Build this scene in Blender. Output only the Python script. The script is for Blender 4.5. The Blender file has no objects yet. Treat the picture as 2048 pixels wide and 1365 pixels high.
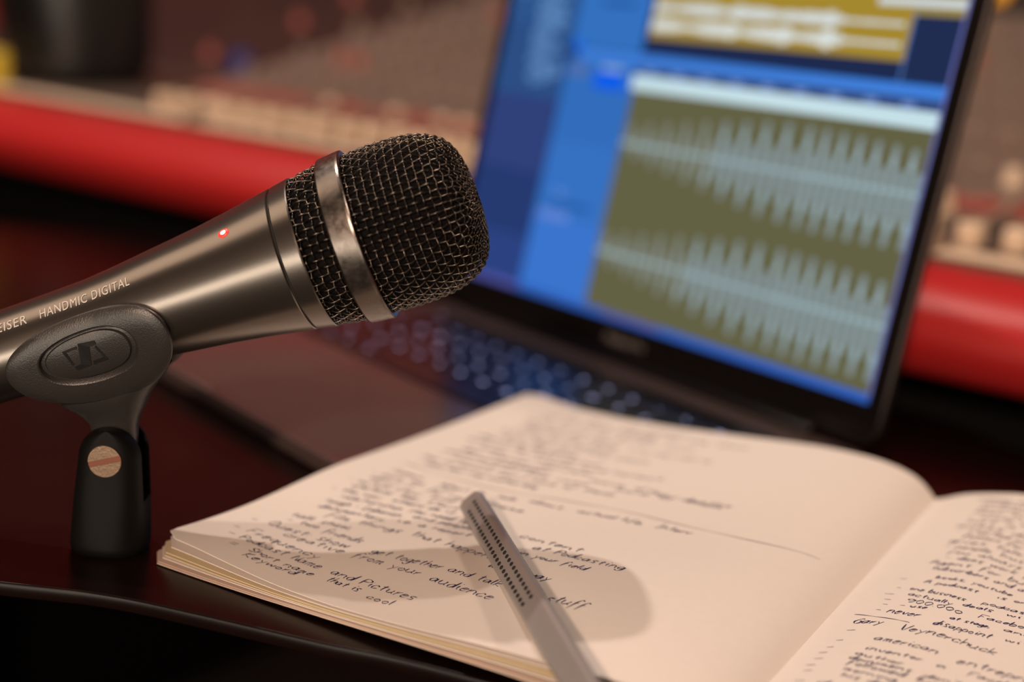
import bpy, bmesh, math, random
import numpy as np
from mathutils import Vector, Matrix

scene = bpy.context.scene
COL = scene.collection
rnd = random.Random(7)
PI = math.pi
V3 = lambda *a: np.array(a, float)

# ------------------------------------------------------------------ camera
CAM_H, PITCH, ROLL, FOCAL_PX = 0.16176, math.radians(12.748), math.radians(5.9365), 2700.0
cam_data = bpy.data.cameras.new('camera')
cam_data.sensor_width = 36.0
cam_data.lens = FOCAL_PX / 2048 * 36.0
cam_data.clip_start, cam_data.clip_end = 0.01, 50
cam_data.dof.use_dof = True
cam_data.dof.focus_distance = 0.380
cam_data.dof.aperture_fstop = 4.0
cam = bpy.data.objects.new('camera', cam_data)
COL.objects.link(cam)
CAM_ROT = Matrix.Rotation(PI / 2 - PITCH, 3, 'X') @ Matrix.Rotation(ROLL, 3, 'Z')
cam.matrix_world = Matrix.Translation((0, 0, CAM_H)) @ CAM_ROT.to_4x4()
scene.camera = cam

# ------------------------------------------------------------------ world, lights, exposure
world = bpy.data.worlds.new('studio_ambience')
scene.world = world
world.use_nodes = True
world.node_tree.nodes['Background'].inputs[0].default_value = (0.30, 0.13, 0.085, 1)
world.node_tree.nodes['Background'].inputs[1].default_value = 0.06
vs = scene.view_settings
vs.view_transform = 'Standard'
vs.look = 'None'
vs.exposure = 0.0
vs.gamma = 1.0
vs.use_curve_mapping = False


def lamp(name, kind, loc, energy, color, target=None, **kw):
    l = bpy.data.lights.new(name, kind)
    l.energy, l.color = energy, color
    for k, v in kw.items():
        setattr(l, k, v)
    o = bpy.data.objects.new(name, l)
    o.location = loc
    if target is not None:
        o.rotation_euler = (Vector(target) - Vector(loc)).to_track_quat('-Z', 'Y').to_euler()
    COL.objects.link(o)
    return o


WARM = (1.0, 0.76, 0.57)
# two small ceiling downlights, behind and to the left of the microphone
lamp('ceiling_downlight', 'POINT', (-0.0145 - 0.473 * 1.9, 0.3866 + 0.325 * 1.9, 0.116 + 0.819 * 1.9), 57, (1.0, 0.82, 0.71), shadow_soft_size=0.022)
lamp('ceiling_downlight', 'POINT', (-0.0145 - 0.1662 * 1.9, 0.3866 + 0.1428 * 1.9, 0.116 + 0.9757 * 1.9), 30, (1.0, 0.82, 0.71), shadow_soft_size=0.022)
# added low area fill behind the camera, for the microphone's broad highlight
lamp('mic_highlight_fill', 'AREA', (-0.45, -1.05, -0.12), 9, (1.0, 0.86, 0.70), target=(-0.06, 0.385, 0.08), shape='RECTANGLE', size=1.5, size_y=0.24)
# added fill without a visible source, brightens the arm rest's right end
lamp('console_fill', 'POINT', (0.74, 0.62, 0.80), 11, WARM, shadow_soft_size=0.04)
# added soft warm fill from the left, for the microphone's upper highlight
lamp('mic_side_fill', 'AREA', (-1.26, 0.385, 1.15), 3.6, (1.0, 0.74, 0.54), target=(-0.06, 0.385, 0.08), shape='DISK', size=0.8)
# a lamp across the room behind the camera: it throws the microphone's shadow back on the laptop
lamp('room_lamp', 'POINT', (-0.36, -1.27, 0.74), 90, (1.0, 0.70, 0.52), shadow_soft_size=0.05)

# ------------------------------------------------------------------ helpers


def empty(name, loc=(0, 0, 0), rot=None, parent=None):
    o = bpy.data.objects.new(name, None)
    o.empty_display_size = 0.02
    COL.objects.link(o)
    if rot is not None:
        o.matrix_world = Matrix.Translation(loc) @ rot.to_4x4()
    else:
        o.location = loc
    return o


WM = {}  # our own record of world matrices (no depsgraph update needed)


def wm(o):
    if o is None:
        return Matrix.Identity(4)
    m = o.matrix_basis.copy()
    return wm(o.parent) @ m if o.parent else m


def mesh(name, verts, faces, smooth=True):
    me = bpy.data.meshes.new(name)
    me.from_pydata([tuple(map(float, v)) for v in verts], [], [tuple(f) for f in faces])
    me.update()
    if smooth is True:
        me.polygons.foreach_set('use_smooth', [True] * len(me.polygons))
    return me


def link(name, me, mat=None, parent=None, loc=None, rot=None, world_space=False):
    """world_space: the mesh's vertices are in world coordinates; move them to the parent's space."""
    if world_space and parent is not None:
        me.transform(wm(parent).inverted())
    o = bpy.data.objects.new(name, me)
    if mat is not None:
        me.materials.clear()
        me.materials.append(mat)
    COL.objects.link(o)
    if parent is not None:
        o.parent = parent
    if loc is not None or rot is not None:
        m = Matrix.Translation(loc or (0, 0, 0))
        if rot is not None:
            m = m @ rot.to_4x4()
        o.matrix_basis = m
    return o


def tag(o, label=None, cat=None, group=None, kind=None):
    if label: o['label'] = label
    if cat: o['category'] = cat
    if group: o['group'] = group
    if kind: o['kind'] = kind
    return o


def auto_smooth(me, deg=35):
    """sharp edges above an angle, smooth elsewhere"""
    bm = bmesh.new(); bm.from_mesh(me)
    for e in bm.edges:
        if len(e.link_faces) == 2:
            e.smooth = e.calc_face_angle(0) < math.radians(deg)
    for f in bm.faces:
        f.smooth = True
    bm.to_mesh(me); bm.free()
    return me


def fix_normals(me):
    bm = bmesh.new(); bm.from_mesh(me)
    bmesh.ops.recalc_face_normals(bm, faces=bm.faces)
    bm.to_mesh(me); bm.free()
    return me


class MB:
    def __init__(s):
        s.v, s.f = [], []

    def add(s, verts, faces):
        b = len(s.v)
        s.v += [tuple(v) for v in verts]
        s.f += [tuple(i + b for i in f) for f in faces]
        return s

    def box(s, x0, x1, y0, y1, z0, z1):
        v = [(x, y, z) for z in (z0, z1) for y in (y0, y1) for x in (x0, x1)]
        return s.add(v, [(0, 2, 3, 1), (4, 5, 7, 6), (0, 1, 5, 4), (2, 6, 7, 3), (0, 4, 6, 2), (1, 3, 7, 5)])

    def loft(s, rings, cap=True, closed=True):
        n = len(rings[0])
        v = [p for r in rings for p in r]
        f = []
        for i in range(len(rings) - 1):
            for j in range(n if closed else n - 1):
                k = (j + 1) % n
                f.append((i * n + j, i * n + k, (i + 1) * n + k, (i + 1) * n + j))
        if cap:
            f.append(tuple(range(n))[::-1])
            f.append(tuple((len(rings) - 1) * n + j for j in range(n)))
        return s.add(v, f)

    def lathe(s, prof, n=48, ax='z', cap=True):
        rings = []
        for t, r in prof:
            ring = []
            for j in range(n):
                a = 2 * PI * j / n
                c, d = r * math.cos(a), r * math.sin(a)
                ring.append((t, c, d) if ax == 'x' else (c, d, t))
            rings.append(ring)
        return s.loft(rings, cap)

    def tube(s, pts, r, n=5, closed=False):
        pts = np.asarray(pts, float)
        m = len(pts)
        tan = np.roll(pts, -1, 0) - np.roll(pts, 1, 0)
        if not closed:
            tan[0] = pts[1] - pts[0]; tan[-1] = pts[-1] - pts[-2]
        tan /= np.linalg.norm(tan, axis=1)[:, None] + 1e-12
        # reference frame
        ref = np.tile(V3(0.577, 0.577, 0.577), (m, 1)) if not hasattr(s, 'ref') or s.ref is None else s.ref(pts)
        nrm = ref - (ref * tan).sum(1)[:, None] * tan
        nrm /= np.linalg.norm(nrm, axis=1)[:, None] + 1e-12
        bi = np.cross(tan, nrm)
        rings = []
        for i in range(m):
            rings.append([tuple(pts[i] + r * (math.cos(2 * PI * k / n) * nrm[i] + math.sin(2 * PI * k / n) * bi[i])) for k in range(n)])
        if closed:
            rings.append(rings[0])
        return s.loft(rings, cap=not closed)

    ref = None

    def mesh(s, name, smooth=True):
        return mesh(name, s.v, s.f, smooth)


def bevel_mesh(me, width, seg=2, deg=30):
    bm = bmesh.new(); bm.from_mesh(me)
    bmesh.ops.remove_doubles(bm, verts=bm.verts, dist=1e-6)
    bmesh.ops.recalc_face_normals(bm, faces=bm.faces)
    ed = [e for e in bm.edges if len(e.link_faces) == 2 and e.calc_face_angle(0) > math.radians(deg)]
    bmesh.ops.bevel(bm, geom=ed, offset=width, segments=seg, profile=0.5, affect='EDGES', clamp_overlap=True)
    for f in bm.faces: f.smooth = True
    for e in bm.edges:
        if len(e.link_faces) == 2:
            a0, a1 = sorted(f.calc_area() for f in e.link_faces)
            e.smooth = e.calc_face_angle(0) < math.radians(50) and not (e.calc_face_angle(0) > math.radians(8) and a1 > 12 * a0)
    bm.to_mesh(me); bm.free()
    return me


def rrect(w, h, r, n=6, cx=0, cy=0):
    """rounded rectangle outline, counter-clockwise"""
    out = []
    for sx, sy, a0 in ((1, 1, 0), (-1, 1, 90), (-1, -1, 180), (1, -1, 270)):
        for k in range(n + 1):
            a = math.radians(a0 + 90 * k / n)
            out.append((cx + sx * (w / 2 - r) + r * math.cos(a), cy + sy * (h / 2 - r) + r * math.sin(a)))
    return out


def prism(poly, z0, z1, bevel=0, seg=2):
    mb = MB()
    mb.loft([[(x, y, z0) for x, y in poly], [(x, y, z1) for x, y in poly]])
    me = mb.mesh('prism', smooth=False)
    if bevel:
        bevel_mesh(me, bevel, seg)
    else:
        fix_normals(me)
    return me


def catmull(pts, per=8, closed=False):
    P = [np.array(p, float) for p in pts]
    n = len(P)
    if n < 3 and not closed:
        return P
    out = []
    for i in range(n if closed else n - 1):
        p1, p2 = P[i], P[(i + 1) % n]
        p0 = P[i - 1] if (closed or i > 0) else 2 * p1 - p2
        p3 = P[(i + 2) % n] if (closed or i + 2 < n) else 2 * p2 - p1
        for k in range(per):
            t = k / per
            out.append(0.5 * (2 * p1 + (p2 - p0) * t + (2 * p0 - 5 * p1 + 4 * p2 - p3) * t * t + (3 * p1 - p0 - 3 * p2 + p3) * t ** 3))
    if not closed:
        out.append(P[-1])
    return out


def copy_tree(o, parent=None):
    c = o.copy(); COL.objects.link(c); c.parent = parent
    for ch in o.children:
        copy_tree(ch, c)
    return c


def lin(rgb):
    return tuple(((c / 255) / 12.92 if c / 255 <= 0.04045 else ((c / 255 + 0.055) / 1.055) ** 2.4) for c in rgb)


# ------------------------------------------------------------------ materials


def mat(name, color, rough=0.5, *a, bdist=1.0, **k):
    m = _mat(name, color, rough, *a, **k)
    for n in m.node_tree.nodes:
        if n.type == 'BUMP': n.inputs['Distance'].default_value *= bdist
    return m


def _mat(name, color, rough=0.5, metal=0.0, noise=0.0, nscale=200, bump=0.0, bscale=800, spec=0.5, emit=None, estr=0, coat=0, rvar=0.0, c2=None):
    m = bpy.data.materials.new(name)
    m.use_nodes = True
    nt = m.node_tree
    b = nt.nodes['Principled BSDF']
    b.inputs['Base Color'].default_value = (*color, 1)
    b.inputs['Roughness'].default_value = rough
    b.inputs['Metallic'].default_value = metal
    b.inputs['Specular IOR Level'].default_value = spec
    if coat:
        b.inputs['Coat Weight'].default_value = coat
        b.inputs['Coat Roughness'].default_value = 0.1
    if emit:
        b.inputs['Emission Color'].default_value = (*emit, 1)
        b.inputs['Emission Strength'].default_value = estr
    if noise or bump or rvar:
        tc = nt.nodes.new('ShaderNodeTexCoord')
        if noise or rvar:
            n = nt.nodes.new('ShaderNodeTexNoise')
            n.inputs['Scale'].default_value = nscale
            n.inputs['Detail'].default_value = 5
            nt.links.new(tc.outputs['Object'], n.inputs['Vector'])
        if noise:
            mx = nt.nodes.new('ShaderNodeMix'); mx.data_type = 'RGBA'
            hi = c2 or tuple(min(1, c * (1 + noise)) for c in color)
            mx.inputs[6].default_value = (*[c * (1 - noise) for c in color], 1)
            mx.inputs[7].default_value = (*hi, 1)
            nt.links.new(n.outputs['Fac'], mx.inputs[0])
            nt.links.new(mx.outputs[2], b.inputs['Base Color'])
        if rvar:
            mr = nt.nodes.new('ShaderNodeMapRange')
            mr.inputs[1].default_value, mr.inputs[2].default_value = 0.3, 0.7
            mr.inputs[3].default_value, mr.inputs[4].default_value = rough - rvar, rough + rvar
            nt.links.new(n.outputs['Fac'], mr.inputs[0])
            nt.links.new(mr.outputs[0], b.inputs['Roughness'])
        if bump:
            n2 = nt.nodes.new('ShaderNodeTexNoise')
            n2.inputs['Scale'].default_value = bscale
            n2.inputs['Detail'].default_value = 3
            bp = nt.nodes.new('ShaderNodeBump')
            bp.inputs['Strength'].default_value = bump
            bp.inputs['Distance'].default_value = 0.05 / bscale
            nt.links.new(tc.outputs['Object'], n2.inputs['Vector'])
            nt.links.new(n2.outputs['Fac'], bp.inputs['Height'])
            nt.links.new(bp.outputs[0], b.inputs['Normal'])
    return m


M = {
    'mic_metal': mat('satin charcoal metal', (0.215, 0.19, 0.17), 0.27, 0.95, bump=0.5, bscale=4000),
    'mic_ring': mat('worn charcoal metal ring', (0.19, 0.165, 0.148), 0.30, 0.95, bump=0.3, bscale=3000, rvar=0.07, nscale=500),
    'mic_wire': mat('dark nickel wire', (0.12, 0.10, 0.083), 0.28, 1.0),
    'foam': mat('black foam', (0.006, 0.005, 0.005), 0.95, spec=0.1),
    'groove': mat('black seam', (0.01, 0.01, 0.01), 0.8),
    'print': mat('pale grey print', (0.62, 0.57, 0.52), 0.6),
    'led': mat('red status lamp', (0.8, 0.05, 0.03), 0.3, emit=(1.0, 0.03, 0.025), estr=1.6),
    'led_core': mat('glowing lamp core', (1, 0.5, 0.4), 0.3, emit=(1.0, 0.55, 0.45), estr=5.0),
    'clip': mat('textured black plastic', (0.026, 0.023, 0.021), 0.36, 0.0, bump=1.0, bscale=2600, bdist=4.0, spec=0.7),
    'clip_base': mat('black plastic joint', (0.0045, 0.0042, 0.004), 0.5, bump=0.4, bscale=2500, spec=0.14),
    'logo': mat('moulded black emblem', (0.010, 0.010, 0.010), 0.35),
    'brass': mat('brass screw', (0.23, 0.155, 0.105), 0.42, 0.85, bump=1.0, bscale=1500, bdist=2.0, rvar=0.08, nscale=900),
    'brass_slot': mat('coppery screw slot', (0.20, 0.075, 0.045), 0.5, 0.6),
    'desk': mat('dark red brown lacquer', (0.007, 0.0028, 0.0021), 0.27, noise=0.35, nscale=60, bump=0.12, bscale=900, spec=0.2),
    'desk_metal': mat('black steel', (0.02, 0.02, 0.02), 0.5, 0.5),
    'floor': mat('dark carpet', (0.012, 0.008, 0.006), 0.95, noise=0.5, nscale=40),
    'wall': mat('dark red studio wall', (0.34, 0.020, 0.020), 0.9, noise=0.2, nscale=3),
    'paper': mat('ivory paper', (0.80, 0.735, 0.68), 0.85, noise=0.025, nscale=350, bump=0.10, bscale=1200, spec=0.15),
    'paper_edge': mat('yellowed paper', (0.72, 0.60, 0.40), 0.85, noise=0.03, nscale=300, spec=0.15),
    'cover': mat('pale card cover', (0.66, 0.52, 0.43), 0.8, spec=0.2),
    'ink': mat('blue ink', (0.028, 0.025, 0.10), 0.7, spec=0.2),
    'ink_grey': mat('grey pencil line', (0.24, 0.20, 0.19), 0.7, spec=0.2),
    'pencil': mat('silver pencil lacquer', (0.36, 0.335, 0.325), 0.38, 0.35, noise=0.04, nscale=300),
    'dot': mat('black rubber dot', (0.016, 0.015, 0.014), 0.6),
    'wood': mat('pencil wood', (0.36, 0.25, 0.11), 0.7, noise=0.2, nscale=900),
    'graphite': mat('graphite', (0.05, 0.05, 0.05), 0.4),
    'alu': mat('space grey aluminium', (0.17, 0.118, 0.113), 0.26, 0.6, bump=0.08, bscale=4000),
    'alu_lid': mat('dark grey lid metal', (0.07, 0.06, 0.057), 0.35, 0.8),
    'alu_edge': mat('cut aluminium edge', (0.34, 0.30, 0.28), 0.32, 0.9),
    'trackpad': mat('grey glass trackpad', (0.15, 0.135, 0.13), 0.24, 0.6),
    'key': mat('black key cap', (0.012, 0.012, 0.014), 0.28),
    'well': mat('black keyboard well', (0.010, 0.010, 0.012), 0.4),
    'legend': mat('backlit legend', (0.5, 0.5, 0.55), 0.5, emit=(0.50, 0.56, 1.0), estr=2.2),
    'bezel': mat('black bezel glass', (0.006, 0.005, 0.005), 0.12),
    'bezel_text': mat('grey bezel lettering', (0.30, 0.26, 0.24), 0.5),
    'armrest': mat('red leather', (0.48, 0.020, 0.021), 0.36, bump=0.3, bscale=250, spec=0.45),
    'console_black': mat('black console body', (0.0022, 0.0018, 0.0018), 0.85, spec=0.1),
    'panel': mat('beige console panel', (0.17, 0.122, 0.098), 0.5, noise=0.15, nscale=40),
    'panel_dark': mat('dark red console panel', (0.034, 0.011, 0.008), 0.6, noise=0.3, nscale=25),
    'bridge': mat('black meter bridge', (0.018, 0.010, 0.008), 0.6),
    'divider': mat('tan divider', (0.27, 0.19, 0.15), 0.5),
    'deck': mat('brown fader deck', (0.10, 0.07, 0.055), 0.5, noise=0.1, nscale=60),
    'panel_red': mat('dull red strip', (0.30, 0.075, 0.055), 0.6),
    'cream': mat('cream plastic', (0.78, 0.60, 0.44), 0.45),
    'knob_tan': mat('tan knob', (0.18, 0.128, 0.104), 0.5),
    'knob_brown': mat('brown knob', (0.20, 0.13, 0.10), 0.5),
    'knob_red': mat('red knob', (0.36, 0.09, 0.07), 0.5),
    'knob_blue': mat('blue knob', (0.02, 0.035, 0.22), 0.5),
    'yellow': mat('yellow plastic', (0.62, 0.46, 0.03), 0.5),
    'amber': mat('amber lamp', (0.7, 0.3, 0.02), 0.4, emit=(1.0, 0.42, 0.04), estr=0.55),
    'slot': mat('fader slot', (0.012, 0.010, 0.010), 0.7),
    'gloss_black': mat('glossy black plastic', (0.008, 0.008, 0.008), 0.33, spec=0.6),
}

# screen picture: emission from a colour attribute
sm = bpy.data.materials.new('lit display picture')
sm.use_nodes = True
_nt = sm.node_tree
_nt.nodes.clear()
_o = _nt.nodes.new('ShaderNodeOutputMaterial')
_e = _nt.nodes.new('ShaderNodeEmission')
_a = _nt.nodes.new('ShaderNodeAttribute'); _a.attribute_name = 'picture'
_nt.links.new(_a.outputs['Color'], _e.inputs['Color'])
_nt.links.new(_e.outputs[0], _o.inputs['Surface'])
_e.inputs['Strength'].default_value = 1.0
M['screen'] = sm

# ------------------------------------------------------------------ text


_glyphs = {}


def text_mesh(s, size=1.0, spacing=1.0):
    cu = bpy.data.curves.new('lettering', 'FONT')
    cu.body = s
    cu.size = size
    cu.space_character = spacing
    cu.resolution_u = 3
    ob = bpy.data.objects.new('lettering', cu)
    COL.objects.link(ob)
    dg = bpy.context.evaluated_depsgraph_get()
    me = bpy.data.meshes.new_from_object(ob.evaluated_get(dg))
    bpy.data.objects.remove(ob)
    bpy.data.curves.remove(cu)
    return me


# ================================================================== SETTING
me = MB().box(-3, 3, -1.8, 3.2, -0.76, -0.72).mesh('floor', False)
tag(link('floor', me, M['floor']), kind='structure')
me = MB().box(-3, 3, 3.0, 3.1, -0.72, 2.2).mesh('wall_back', False)
tag(link('wall_back', me, M['wall']), kind='structure')

# ------------------------------------------------------------------ desk
desk = empty('desk', (0, 0.6, -0.72))
outline = catmull([(-0.62, 0.375), (-0.42, 0.356), (-0.25, 0.349), (-0.134, 0.347), (-0.104, 0.346), (-0.077, 0.340), (-0.042, 0.3305), (-0.014, 0.324),
                   (0.05, 0.302), (0.15, 0.268), (0.27, 0.240), (0.35, 0.268), (0.355, 0.36), (0.30, 0.48), (0.238, 0.592), (0.194, 0.656),
                   (0.05, 0.765), (-0.10, 0.868), (-0.24, 0.925), (-0.40, 0.905), (-0.58, 0.88), (-0.68, 0.78), (-0.69, 0.50)], 8, True)
me = prism([tuple(p) for p in outline], -0.0042, 0.0, 0.0005, 2)
link('desk_top', me, M['desk'], desk, world_space=True)
for x, y in ((-0.55, 0.45), (0.20, 0.38), (0.10, 0.62), (-0.50, 0.80)):
    me = MB().lathe([(-0.72, 0.018), (-0.715, 0.018), (-0.70, 0.014), (-0.012, 0.014), (-0.010, 0.03), (-0.0042, 0.03)], 20).mesh('leg')
    me.transform(Matrix.Translation((x, y, 0)))
    link('leg', auto_smooth(me), M['desk_metal'], desk, world_space=True)
tag(desk, 'dark red-brown lacquered desk top with thin curved edge', 'desk')

# ================================================================== MICROPHONE
A_CAM = Vector((0.950, 0.3112, 0.06)).normalized()
AX = (CAM_ROT @ A_CAM).normalized()                      # along the microphone towards its head
TOCAM = Vector((AX.y, -AX.x, 0)).normalized()            # level, towards the camera side
UPV = AX.cross(-TOCAM).normalized()
if UPV.z < 0: UPV = -UPV
MIC_ROT = Matrix((AX, -TOCAM, UPV)).transposed()         # local x = axis, y = away from camera, z = up
AXIS_AT_CLIP = Vector((-0.12516, 0.38258, 0.06525))
COLLAR = AXIS_AT_CLIP + AX * 0.0718
mic = empty('microphone', COLLAR, MIC_ROT)
mm = 0.001


def lathe_part(name, prof, material, parent, n=96, deg=9):
    me = MB().lathe([(t * mm, r * mm) for t, r in prof], n, 'x').mesh(name)
    return link(name, auto_smooth(me, deg), material, parent)


body_prof = [(-152, 0.5), (-152, 11.2), (-151, 12.0), (-140, 12.4), (-97, 13.05), (-80, 13.25), (-66, 13.6), (-56, 14.5), (-47, 15.6), (-38, 16.6), (-30, 17.55), (-20, 19.0), (-10, 20.7), (-6.1, 21.35), (-5.8, 21.15), (-5.6, 20.8)]
lathe_part('body', body_prof, M['mic_metal'], mic)
lathe_part('seam', [(-6.0, 20.9), (-5.2, 20.9)], M['groove'], mic)
lathe_part('collar', [(-5.4, 20.9), (-5.3, 21.35), (-5.0, 21.55), (0.1, 22.45), (0.5, 22.35), (0.6, 21.9), (0.6, 20.5)], M['mic_metal'], mic)
lathe_part('band', [(9.6, 22.0), (9.7, 24.2), (10.1, 24.65), (10.6, 24.75), (16.2, 25.3), (16.8, 25.25), (17.1, 24.9), (17.1, 22.5)], M['mic_ring'], mic)
# black foam behind the wire
lathe_part('foam_lining', [(0.2, 19.5), (0.4, 20.2), (9, 22.0), (17, 22.2), (24, 22.2), (32, 22.0), (37.5, 21.2), (41.2, 19.9), (44.3, 17.8), (46.3, 15.0), (47.5, 11.5), (48.2, 6), (48.4, 0.3)], M['foam'], mic, 48, 60)


def grille(name, prof, s0, ds, n_mer, amp, rad, parent, last=None):
    """woven wire over a surface of revolution; prof = [(t, r)] in mm"""
    P = np.array([np.array(p) for p in catmull(prof, 10)])
    d = np.r_[0, np.cumsum(np.linalg.norm(np.diff(P, axis=0), axis=1))]
    T = np.gradient(P, d, axis=0); T /= np.linalg.norm(T, axis=1)[:, None]
    Nn = np.stack([-T[:, 1], T[:, 0]], 1)               # outward normal in (t, r)
    at = lambda s, a: np.array([np.interp(s, d, a[:, 0]), np.interp(s, d, a[:, 1])])
    L = d[-1]
    mb = MB()
    mb.ref = None
    ns = int((L - s0) / ds)
    # rings
    for i in range(ns + 1):
        s = s0 + i * ds
        p, nn = at(s, P), at(s, Nn)
        m = n_mer * 6
        th = 2 * PI * np.arange(m) / m
        if p[1] < 3.0: continue
        nm = n_mer
        off = -amp * np.cos(PI * i + nm * th / 2)
        t = p[0] + nn[0] * off; r = p[1] + nn[1] * off
        pts = np.stack([t, r * np.cos(th), r * np.sin(th)], 1) * mm
        mb.ref = lambda q: np.tile(V3(1, 0.02, 0.013), (len(q), 1))
        mb.tube(pts, rad * mm, 5, True)
    # meridians
    ss = np.linspace(0, L, int(L / ds * 6) + 1)
    for j in range(n_mer):
        th = 2 * PI * j / n_mer
        # leave out wires where they would run together near the tip
        lim = L
        for mod, rr in ((2, 9.5), (4, 5.5)):
            if j % mod:
                k = np.where(P[:, 1] < rr)[0]
                if len(k): lim = min(lim, d[k[0]])
        sj = ss[ss <= lim + 1e-6]
        off = amp * np.cos(PI * (sj - s0) / ds + PI * j)
        t = np.interp(sj, d, P[:, 0]) + np.interp(sj, d, Nn[:, 0]) * off
        r = np.interp(sj, d, P[:, 1]) + np.interp(sj, d, Nn[:, 1]) * off
        pts = np.stack([t, r * math.cos(th), r * math.sin(th)], 1) * mm
        mb.ref = lambda q, th=th: np.tile(V3(0.01, -math.sin(th), math.cos(th)), (len(q), 1))
        mb.tube(pts, rad * mm, 5, False)
    return tag(link(name, mb.mesh(name), M['mic_wire'], parent), 'woven dark wire mesh', kind='stuff')


grille('lower_wire_grille', [(0.2, 21.5), (4, 22.2), (7, 22.8), (10.2, 23.2)], 1.0, 2.5, 62, 0.46, 0.225, mic)
grille('head_wire_grille', [(16.6, 23.2), (20, 23.5), (25, 23.7), (30, 23.6), (35, 23.2), (39, 22.3), (42.5, 20.9), (45.5, 18.9), (47.5, 16.2), (48.7, 13.0), (49.4, 9.5), (49.8, 5.5), (49.9, 2.0)], 1.3, 2.40, 68, 0.46, 0.225, mic)

RB = lambda t: float(np.interp(t, [p[0] for p in body_prof[1:]], [p[1] for p in body_prof[1:]]))


def on_body(t, phi, lift=0.05):
    """t, lift in mm; phi in radians: 0 faces the camera, 90 deg is up"""
    r = RB(t) + lift
    return (t * mm, -r * math.cos(phi) * mm, r * math.sin(phi) * mm)


# status lamp: a small oval lens in the body
led_t, led_phi = -19.6, math.radians(49)
mb = MB()
rings = []
for q, l in ((1.0, 0.0), (0.95, 0.18), (0.7, 0.35), (0.35, 0.45), (0.02, 0.5)):
    rings.append([on_body(led_t + 1.75 * q * math.cos(a), led_phi + 1.45 * q * math.sin(a) / RB(led_t), l) for a in np.linspace(0, 2 * PI, 20, endpoint=False)])
mb.loft(rings)
led = link('status_lamp', mb.mesh('status_lamp'), M['led'], mic)
tag(led, 'glowing red status lamp')
mb = MB()
mb.loft([[on_body(led_t + 0.85 * q * math.cos(a), led_phi + 0.7 * q * math.sin(a) / RB(led_t), l) for a in np.linspace(0, 2 * PI, 16, endpoint=False)] for q, l in ((1.0, 0.42), (0.6, 0.56), (0.02, 0.62))])
link('lamp_core', mb.mesh('lamp_core'), M['led_core'], led)

# lettering wrapped round the body


def body_text(s, t0, t1, phi, cap):
    me = text_mesh(s, 1.0, 1.12)
    xs = np.array([v.co.x for v in me.vertices])
    bm = bmesh.new(); bm.from_mesh(me)
    x0, x1 = xs.min(), xs.max()
    for v in bm.verts:
        t = t0 + (v.co.x - x0) / (x1 - x0) * (t1 - t0)
        ph = phi + v.co.y / 0.70 * cap / RB(t)
        v.co = on_body(t, ph, 0.13)
    bm.to_mesh(me); bm.free()
    return link('lettering', me, M['print'], mic)


body_text('HANDMIC DIGITAL', -77.9, -49.8, math.radians(36.5), 3.0)
body_text('SENNHEISER', -104.3, -82.0, math.radians(36.5), 3.0)
tag(mic, 'dark metal handheld microphone with woven wire head and glowing red lamp', 'microphone')

# ================================================================== MICROPHONE CLIP
BASE = Vector((-0.11376, 0.38026, 0.0))
clip = empty('microphone_clip', BASE)
R4 = MIC_ROT.to_4x4()
TC, PHC, HT, HP = -67.4, math.radians(-19), 24.4, math.radians(41)


def cl(t, phi, r, side=1):
    # the cheeks run straight down below the microphone instead of following its roundness
    r = r / math.cos(0.85 * min(math.radians(54), max(0.0, -phi - math.radians(10))))
    p = Vector((t * mm, -side * r * math.cos(phi) * mm, r * math.sin(phi) * mm))
    return tuple(COLLAR + MIC_ROT @ p)


mb = MB()
nth = 72
prof_out = [(0.0, 16.75), (0.2, 16.75), (0.40, 16.65), (0.50, 16.35), (0.525, 15.6), (0.57, 15.45), (0.588, 16.75), (0.605, 17.05), (0.72, 17.15), (0.85, 17.1), (0.95, 16.85), (0.985, 16.5), (1.0, 16.0)]
prof_in = [(1.0, 14.6), (0.97, 14.15), (0.8, 14.1), (0.4, 14.1), (0.0, 14.1)]
for side in (1, -1):
    rings = []
    for rho, rr in prof_out + prof_in:
        rr_ = max(rho, 0.004)
        ring = []
        for k in range(nth):
            a = 2 * PI * k / nth
            c, s = math.cos(a), math.sin(a)
            e = 2.25                                            # slightly fuller than an ellipse
            q = (abs(c) ** e + abs(s) ** e) ** (-1 / e)
            t = TC + HT * rr_ * q * c
            # the wide end of the shell faces the microphone's head
            ph = PHC + HP * rr_ * q * s * (1.0 + 0.08 * c) * (1.06 if s < 0 else 1.0)
            # body flares towards the head, so does the shell
            ring.append(cl(t, ph, rr + max(0, (t + 62) * 0.11), side))
        rings.append(ring)
    mb.loft(rings)


def cr(t, phi, r):
    p = Vector((t * mm, -r * math.cos(phi) * mm, r * math.sin(phi) * mm))
    return tuple(COLLAR + MIC_ROT @ p)


# trough under the microphone joining both shells
rings = []
for t in np.linspace(-16, 12, 10):
    w = math.sqrt(max(0.02, 1 - (t / 20) ** 2))
    ring = []
    lim = math.radians(62 + 14 * (1 - w))
    for ph in np.linspace(-lim, -PI + lim, 20): ring.append(cr(TC + t, ph, 17.6 / abs(math.sin(ph)) - 0.4 + max(0, (TC + t + 62) * 0.11)))
    for ph in np.linspace(-PI + lim, -lim, 20): ring.append(cr(TC + t, ph, 14.15 + max(0, (TC + t + 62) * 0.11)))
    rings.append(ring)
mb.loft(rings)
me = fix_normals(mb.mesh('cradle'))
cradle = link('cradle', auto_smooth(me, 28), M['clip'], clip, world_space=True)

# emblem moulded on the oval boss
F = 1 / (5.05 * 7.05)
cs, sn = math.cos(math.radians(18.3)), math.sin(math.radians(18.3))


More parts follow.
